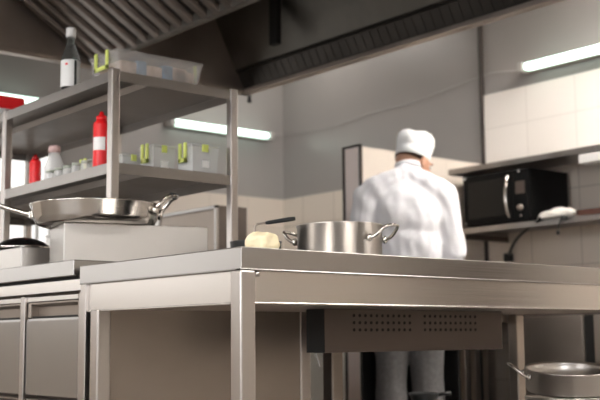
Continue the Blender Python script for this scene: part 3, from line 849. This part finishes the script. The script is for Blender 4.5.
# ------------------------------------------------------------------ the chef
CHD = 5.05
cpos = at(407, 250, CHD)
chef = thing('person', 'person in white cook jacket and cap, back turned, head bent to the right', 'person', (cpos.x, cpos.y, 0), -math.atan2(fw.x, fw.y) + .02)
# local: +x to the person's right, +y forwards (away from camera)
hr = Matrix.Rotation(math.radians(-48), 3, 'Z') @ Matrix.Rotation(math.radians(-24), 3, 'X')   # head turned right and bent down
HC = Vector((.050, .085, 1.545))
def hp_(x, y, z): return HC + hr @ Vector((x, y, z))
bm = bmesh.new()
ell(bm, HC, (.074, .094, .106), hr, 28, 20)                       # skull
ell(bm, hp_(0, .022, -.048), (.060, .076, .072), hr)              # jaw
limb(bm, [hp_(0, .080, -.088), hp_(0, .086, -.084)], [.024, .022])  # chin
limb(bm, [hp_(0, .090, .008), hp_(0, .108, -.026)], [.010, .015])   # nose
for s_ in (-1, 1):
    ell(bm, hp_(s_ * .013, .100, -.030), (.009, .010, .008), hr)  # nostril wings
    ell(bm, hp_(s_ * .079, -.006, -.012), (.009, .019, .033), hr) # ears
    ell(bm, hp_(s_ * .030, .088, .030), (.022, .010, .007), hr)   # brow
    ell(bm, hp_(s_ * .040, .070, -.028), (.022, .020, .020), hr)  # cheek
ell(bm, hp_(0, .094, -.056), (.024, .010, .006), hr); ell(bm, hp_(0, .092, -.067), (.021, .010, .007), hr)   # lips
limb(bm, [(.005, .012, 1.36), (.018, .035, 1.44), (.032, .060, 1.51)], [.062, .056, .056])                # neck
ell(bm, (0, 0, 1.22), (.165, .100, .17)); ell(bm, (0, 0, 1.02), (.145, .095, .16)); ell(bm, (0, .0, .90), (.160, .095, .12))
for s_ in (-1, 1):
    shl = Vector((s_ * .172, .0, 1.355)); elb = Vector((s_ * .220, -.01, 1.10)); wri = Vector((s_ * .150, .215, 1.015))
    limb(bm, [(s_ * .08, 0, 1.39), shl, elb, wri], [.045, .042, .038, .026])
    # hand: palm and five fingers
    dv = (Vector((s_ * .09, .30, .985)) - wri).normalized(); side = Vector((-s_, .25, 0)).normalized(); dn = Vector((0, .1, -1))
    palm = wri + dv * .050
    limb(bm, [wri, wri + dv * .03], [.026, .026])
    for i in range(4):
        o_ = side * (-.027 + .018 * i)
        limb(bm, [wri + dv * .02 + o_ * .6, wri + dv * .085 + o_], [.014, .0115])
        Lf = (.034, .042, .039, .030)[3 - i]
        k0 = wri + dv * .090 + o_; k1 = k0 + dv * Lf + dn * .010; k2 = k1 + dv * Lf * .5 + dn * Lf * .55; k3 = k2 + dn * Lf * .55
        limb(bm, [k0, k1, k2, k3], [.0095, .009, .0082, .0074])
    tb = wri + dv * .022 + side * .020
    limb(bm, [tb, tb + side * .028 + dv * .022 + dn * .008, tb + side * .036 + dv * .050 + dn * .016, tb + side * .030 + dv * .070 + dn * .022], [.014, .0115, .010, .009])
    hipj = (s_ * .080, 0, .84)
    limb(bm, [hipj, (s_ * .088, .015, .48), (s_ * .088, -.005, .09), (s_ * .088, -.02, .045)], [.080, .056, .038, .036])
    limb(bm, [(s_ * .088, -.02, .035), (s_ * .094, .14, .025)], [.034, .026])
body = remeshed('body', bm, 'skin', chef, .0052, 3)
for s_ in (-1, 1):
    bm = bmesh.new(); ell(bm, hp_(s_ * .030, .084, .014), (.012, .010, .008), hr); obj('eye', bm, 'whitep', body)
    bm = bmesh.new(); ell(bm, hp_(s_ * .030, .0925, .013), (.005, .003, .005), hr); obj('iris', bm, 'hair', body)
# hair at nape and sides
bm = bmesh.new(); ell(bm, hp_(0, -.014, .010), (.0770, .089, .097), hr, 32, 24)
inv = hr.transposed()
dead = []
for v in bm.verts:
    l = inv @ (v.co - HC)
    if l.z < -.018 or (l.y > .030 and l.z < .06) or l.y > .06: dead.append(v)
bmesh.ops.delete(bm, geom=dead, context='VERTS')
obj('hair', bm, 'hair', chef)
# cap: band and soft puffed crown
capr = Matrix.Rotation(math.radians(7), 3, 'Y') @ Matrix.Rotation(math.radians(-30), 3, 'Z') @ Matrix.Rotation(math.radians(-11), 3, 'X')
CC = HC + Vector((-.004, -.010, .012))
bm = bmesh.new()
N_ = 56; rows = [(.0, .086, .101), (.004, .0885, .1035), (.030, .0895, .1045), (.034, .087, .102), (.050, .092, .106), (.078, .096, .108), (.104, .092, .104), (.124, .076, .090), (.138, .048, .058), (.143, .0, .0)]
rings = []
for ri, (z, a, b) in enumerate(rows):
    if a == 0:
        rings.append([bm.verts.new(CC + capr @ Vector((0, 0, z)))]); continue
    rg = []
    for k in range(N_):
        th = 2 * PI * k / N_
        w_ = 1 + (.022 * math.sin(th * 7 + ri) + .018 * noise.noise(Vector((math.cos(th) * 2.5, math.sin(th) * 2.5, z * 30)))) * (1 if ri > 3 else 0)
        rg.append(bm.verts.new(CC + capr @ Vector((a * .94 * w_ * math.cos(th), b * .95 * w_ * math.sin(th), z + (.010 * math.sin(th * 2 + 1) if ri > 4 else 0)))))
    rings.append(rg)
for A, Bq in zip(rings, rings[1:]):
    for k in range(N_):
        if len(Bq) == 1: f = bm.faces.new((A[k], A[(k + 1) % N_], Bq[0]))
        else: f = bm.faces.new((A[k], A[(k + 1) % N_], Bq[(k + 1) % N_], Bq[k]))
        f.smooth = True
o = obj('cap', bm, 'cap', chef, 'white soft cook cap')
# jacket
bm = bmesh.new()
ell(bm, (0, -.002, 1.27), (.182, .124, .17)); ell(bm, (0, .0, 1.12), (.168, .120, .21)); ell(bm, (0, .0, .93), (.200, .142, .20)); limb(bm, [(-.07, 0, .90), (.07, 0, .90)], [.130, .130]); limb(bm, [(-.075, 0, .83), (.075, 0, .83)], [.128, .128])
ell(bm, (0, -.005, 1.375), (.140, .080, .075))
limb(bm, [(0, .018, 1.40), (.018, .028, 1.474)], [.085, .069])
for s_ in (-1, 1):
    shl = Vector((s_ * .180, .0, 1.358)); elb = Vector((s_ * .224, -.012, 1.09)); wri = Vector((s_ * .155, .200, 1.018))
    limb(bm, [(s_ * .02 + .01, .0, 1.455), (s_ * .08, -.003, 1.425), (s_ * .15, -.005, 1.382)], [.060, .068, .076])
    limb(bm, [(s_ * .07, -.005, 1.405), shl, shl.lerp(elb, .5), elb, wri], [.060, .074, .068, .060, .042])
def wr(c):
    a = noise.noise(Vector((c.x * 9, c.y * 9, c.z * 4.2))) * .016
    b = noise.noise(Vector((c.x * 22 + c.z * 12, c.y * 14, c.z * 9 - c.x * 14))) * .009
    f = abs(noise.noise(Vector((c.x * 7 + 3, c.y * 5, c.z * 2.6)))) ** .7 * -.022
    k = min(1, max(.25, (c.z - .85) / .2))
    return (a + b + f) * k * .7 + .004
jk = remeshed('jacket', bm, 'cloth', chef, .0085, 5, wr, 'white cotton cook jacket')
bm = bmesh.new()
lathe(bm, [(.060, 0), (.067, 0), (.064, .034), (.060, .036), (.057, .030), (.056, .004)], 40, (.020, .038, 1.492), Matrix.Rotation(math.radians(-14), 4, 'X'))
obj('collar', bm, 'cloth', jk)
# trousers
bm = bmesh.new()
ell(bm, (0, 0, .84), (.165, .105, .10))
for s_ in (-1, 1):
    limb(bm, [(s_ * .080, 0, .84), (s_ * .086, .012, .48), (s_ * .088, 0, .10), (s_ * .088, 0, .075)], [.096, .074, .066, .066])
def wt_(c): return noise.noise(Vector((c.x * 12, c.y * 12, c.z * 6))) * .010
remeshed('trousers', bm, 'trouser', chef, .009, 4, wt_, 'grey trousers')
bm = bmesh.new()                                  # long black apron over the front of the legs
n_ = 24; A = []
for z in [.32 + .035 * i for i in range(20)]:
    row = []
    for k in range(n_ + 1):
        th = -.15 + (PI + .30) * k / n_
        row.append((bm.verts.new((.225 * math.cos(th), .006 + .165 * math.sin(th) + .006 * math.sin(th * 9), z)), bm.verts.new((.231 * math.cos(th), .006 + .171 * math.sin(th) + .006 * math.sin(th * 9), z))))
    A.append(row)
for a, b in zip(A, A[1:]):
    for k in range(n_):
        for s_ in (0, 1): bm.faces.new((a[k][s_], a[k + 1][s_], b[k + 1][s_], b[k][s_]))
for a, b in zip(A, A[1:]):
    for k in (0, n_): bm.faces.new((a[k][0], a[k][1], b[k][1], b[k][0]))
for rw in (A[0], A[-1]):
    for k in range(n_): bm.faces.new((rw[k][0], rw[k + 1][0], rw[k + 1][1], rw[k][1]))
obj('apron', bm, 'apron', chef, 'long black apron', smooth=True)
for s_ in (-1, 1):
    bm = bmesh.new(); limb(bm, [(s_ * .088, -.045, .046), (s_ * .090, .03, .05), (s_ * .096, .165, .036)], [.045, .047, .035])
    for v in bm.verts: v.co.z = max(.001, v.co.z)
    obj('shoe', bm, 'shoe', chef)

# ------------------------------------------------------------------ light
def area(name, loc, rot, sx, sy_, power, col):
    l = bpy.data.lights.new(name, 'AREA'); l.shape = 'RECTANGLE'; l.size = sx; l.size_y = sy_; l.energy = power; l.color = col
    o = bpy.data.objects.new(name, l); C.objects.link(o); o.location = loc; o.rotation_euler = rot
    return o
k = 0
for (x, y, lb, p) in ((4.10, 2.2, 'added fill panel on the ceiling near the right wall', 84), (4.10, -.2, 'added fill panel on the ceiling in the near right corner', 58), (1.2, -.6, 'added fill panel on the ceiling above the camera side', 52), (-1.2, 1.2, 'added fill panel on the ceiling near the added left window', 52), (-1.0, 4.2, 'added fill panel on the ceiling in the far left corner', 34), (4.2, 5.3, 'added fill panel on the ceiling in the far right corner', 9)):
    t = thing('fill_panel', lb, 'lamp', (x, y, ZC))  # unseen glowing panel, added to brighten the room
    bm = bmesh.new()
    for a in ((-.62, .62, -.32, -.30), (-.62, .62, .30, .32), (-.62, -.60, -.30, .30), (.60, .62, -.30, .30)): box(bm, a[0], a[1], a[2], a[3], -.05, 0)
    obj('frame', bm, 'whitep', t)
    lm = mat('fill_panel_glow', (.9, .9, .9), .5, emit=(1, .955, .90), estr=p * .46)
    obj('diffuser', B(-.59, .59, -.29, .29, -.045, -.02), lm, t)
area('window_portal', (XL - .13, 1.8, 1.65), (0, -PI / 2, 0), 1.3, 3.2, 1, (1, 1, 1)).data.cycles.is_portal = True
area('window_portal', (-1.25, YF - .13, 1.65), (PI / 2, 0, 0), 2.0, 1.3, 1, (1, 1, 1)).data.cycles.is_portal = True
wd = bpy.data.worlds.new('world'); S.world = wd; wd.use_nodes = True
wd.node_tree.nodes['Background'].inputs[0].default_value = (.95, .97, 1, 1)
wd.node_tree.nodes['Background'].inputs[1].default_value = 7.0

S.view_settings.view_transform = 'Standard'; S.view_settings.look = 'None'
S.view_settings.exposure = 0.22; S.view_settings.gamma = 1
try: S.view_settings.use_curve_mapping = False
except Exception: pass
S.cycles.max_bounces = 8; S.cycles.use_denoising = True
S.cycles.sample_clamp_indirect = 6
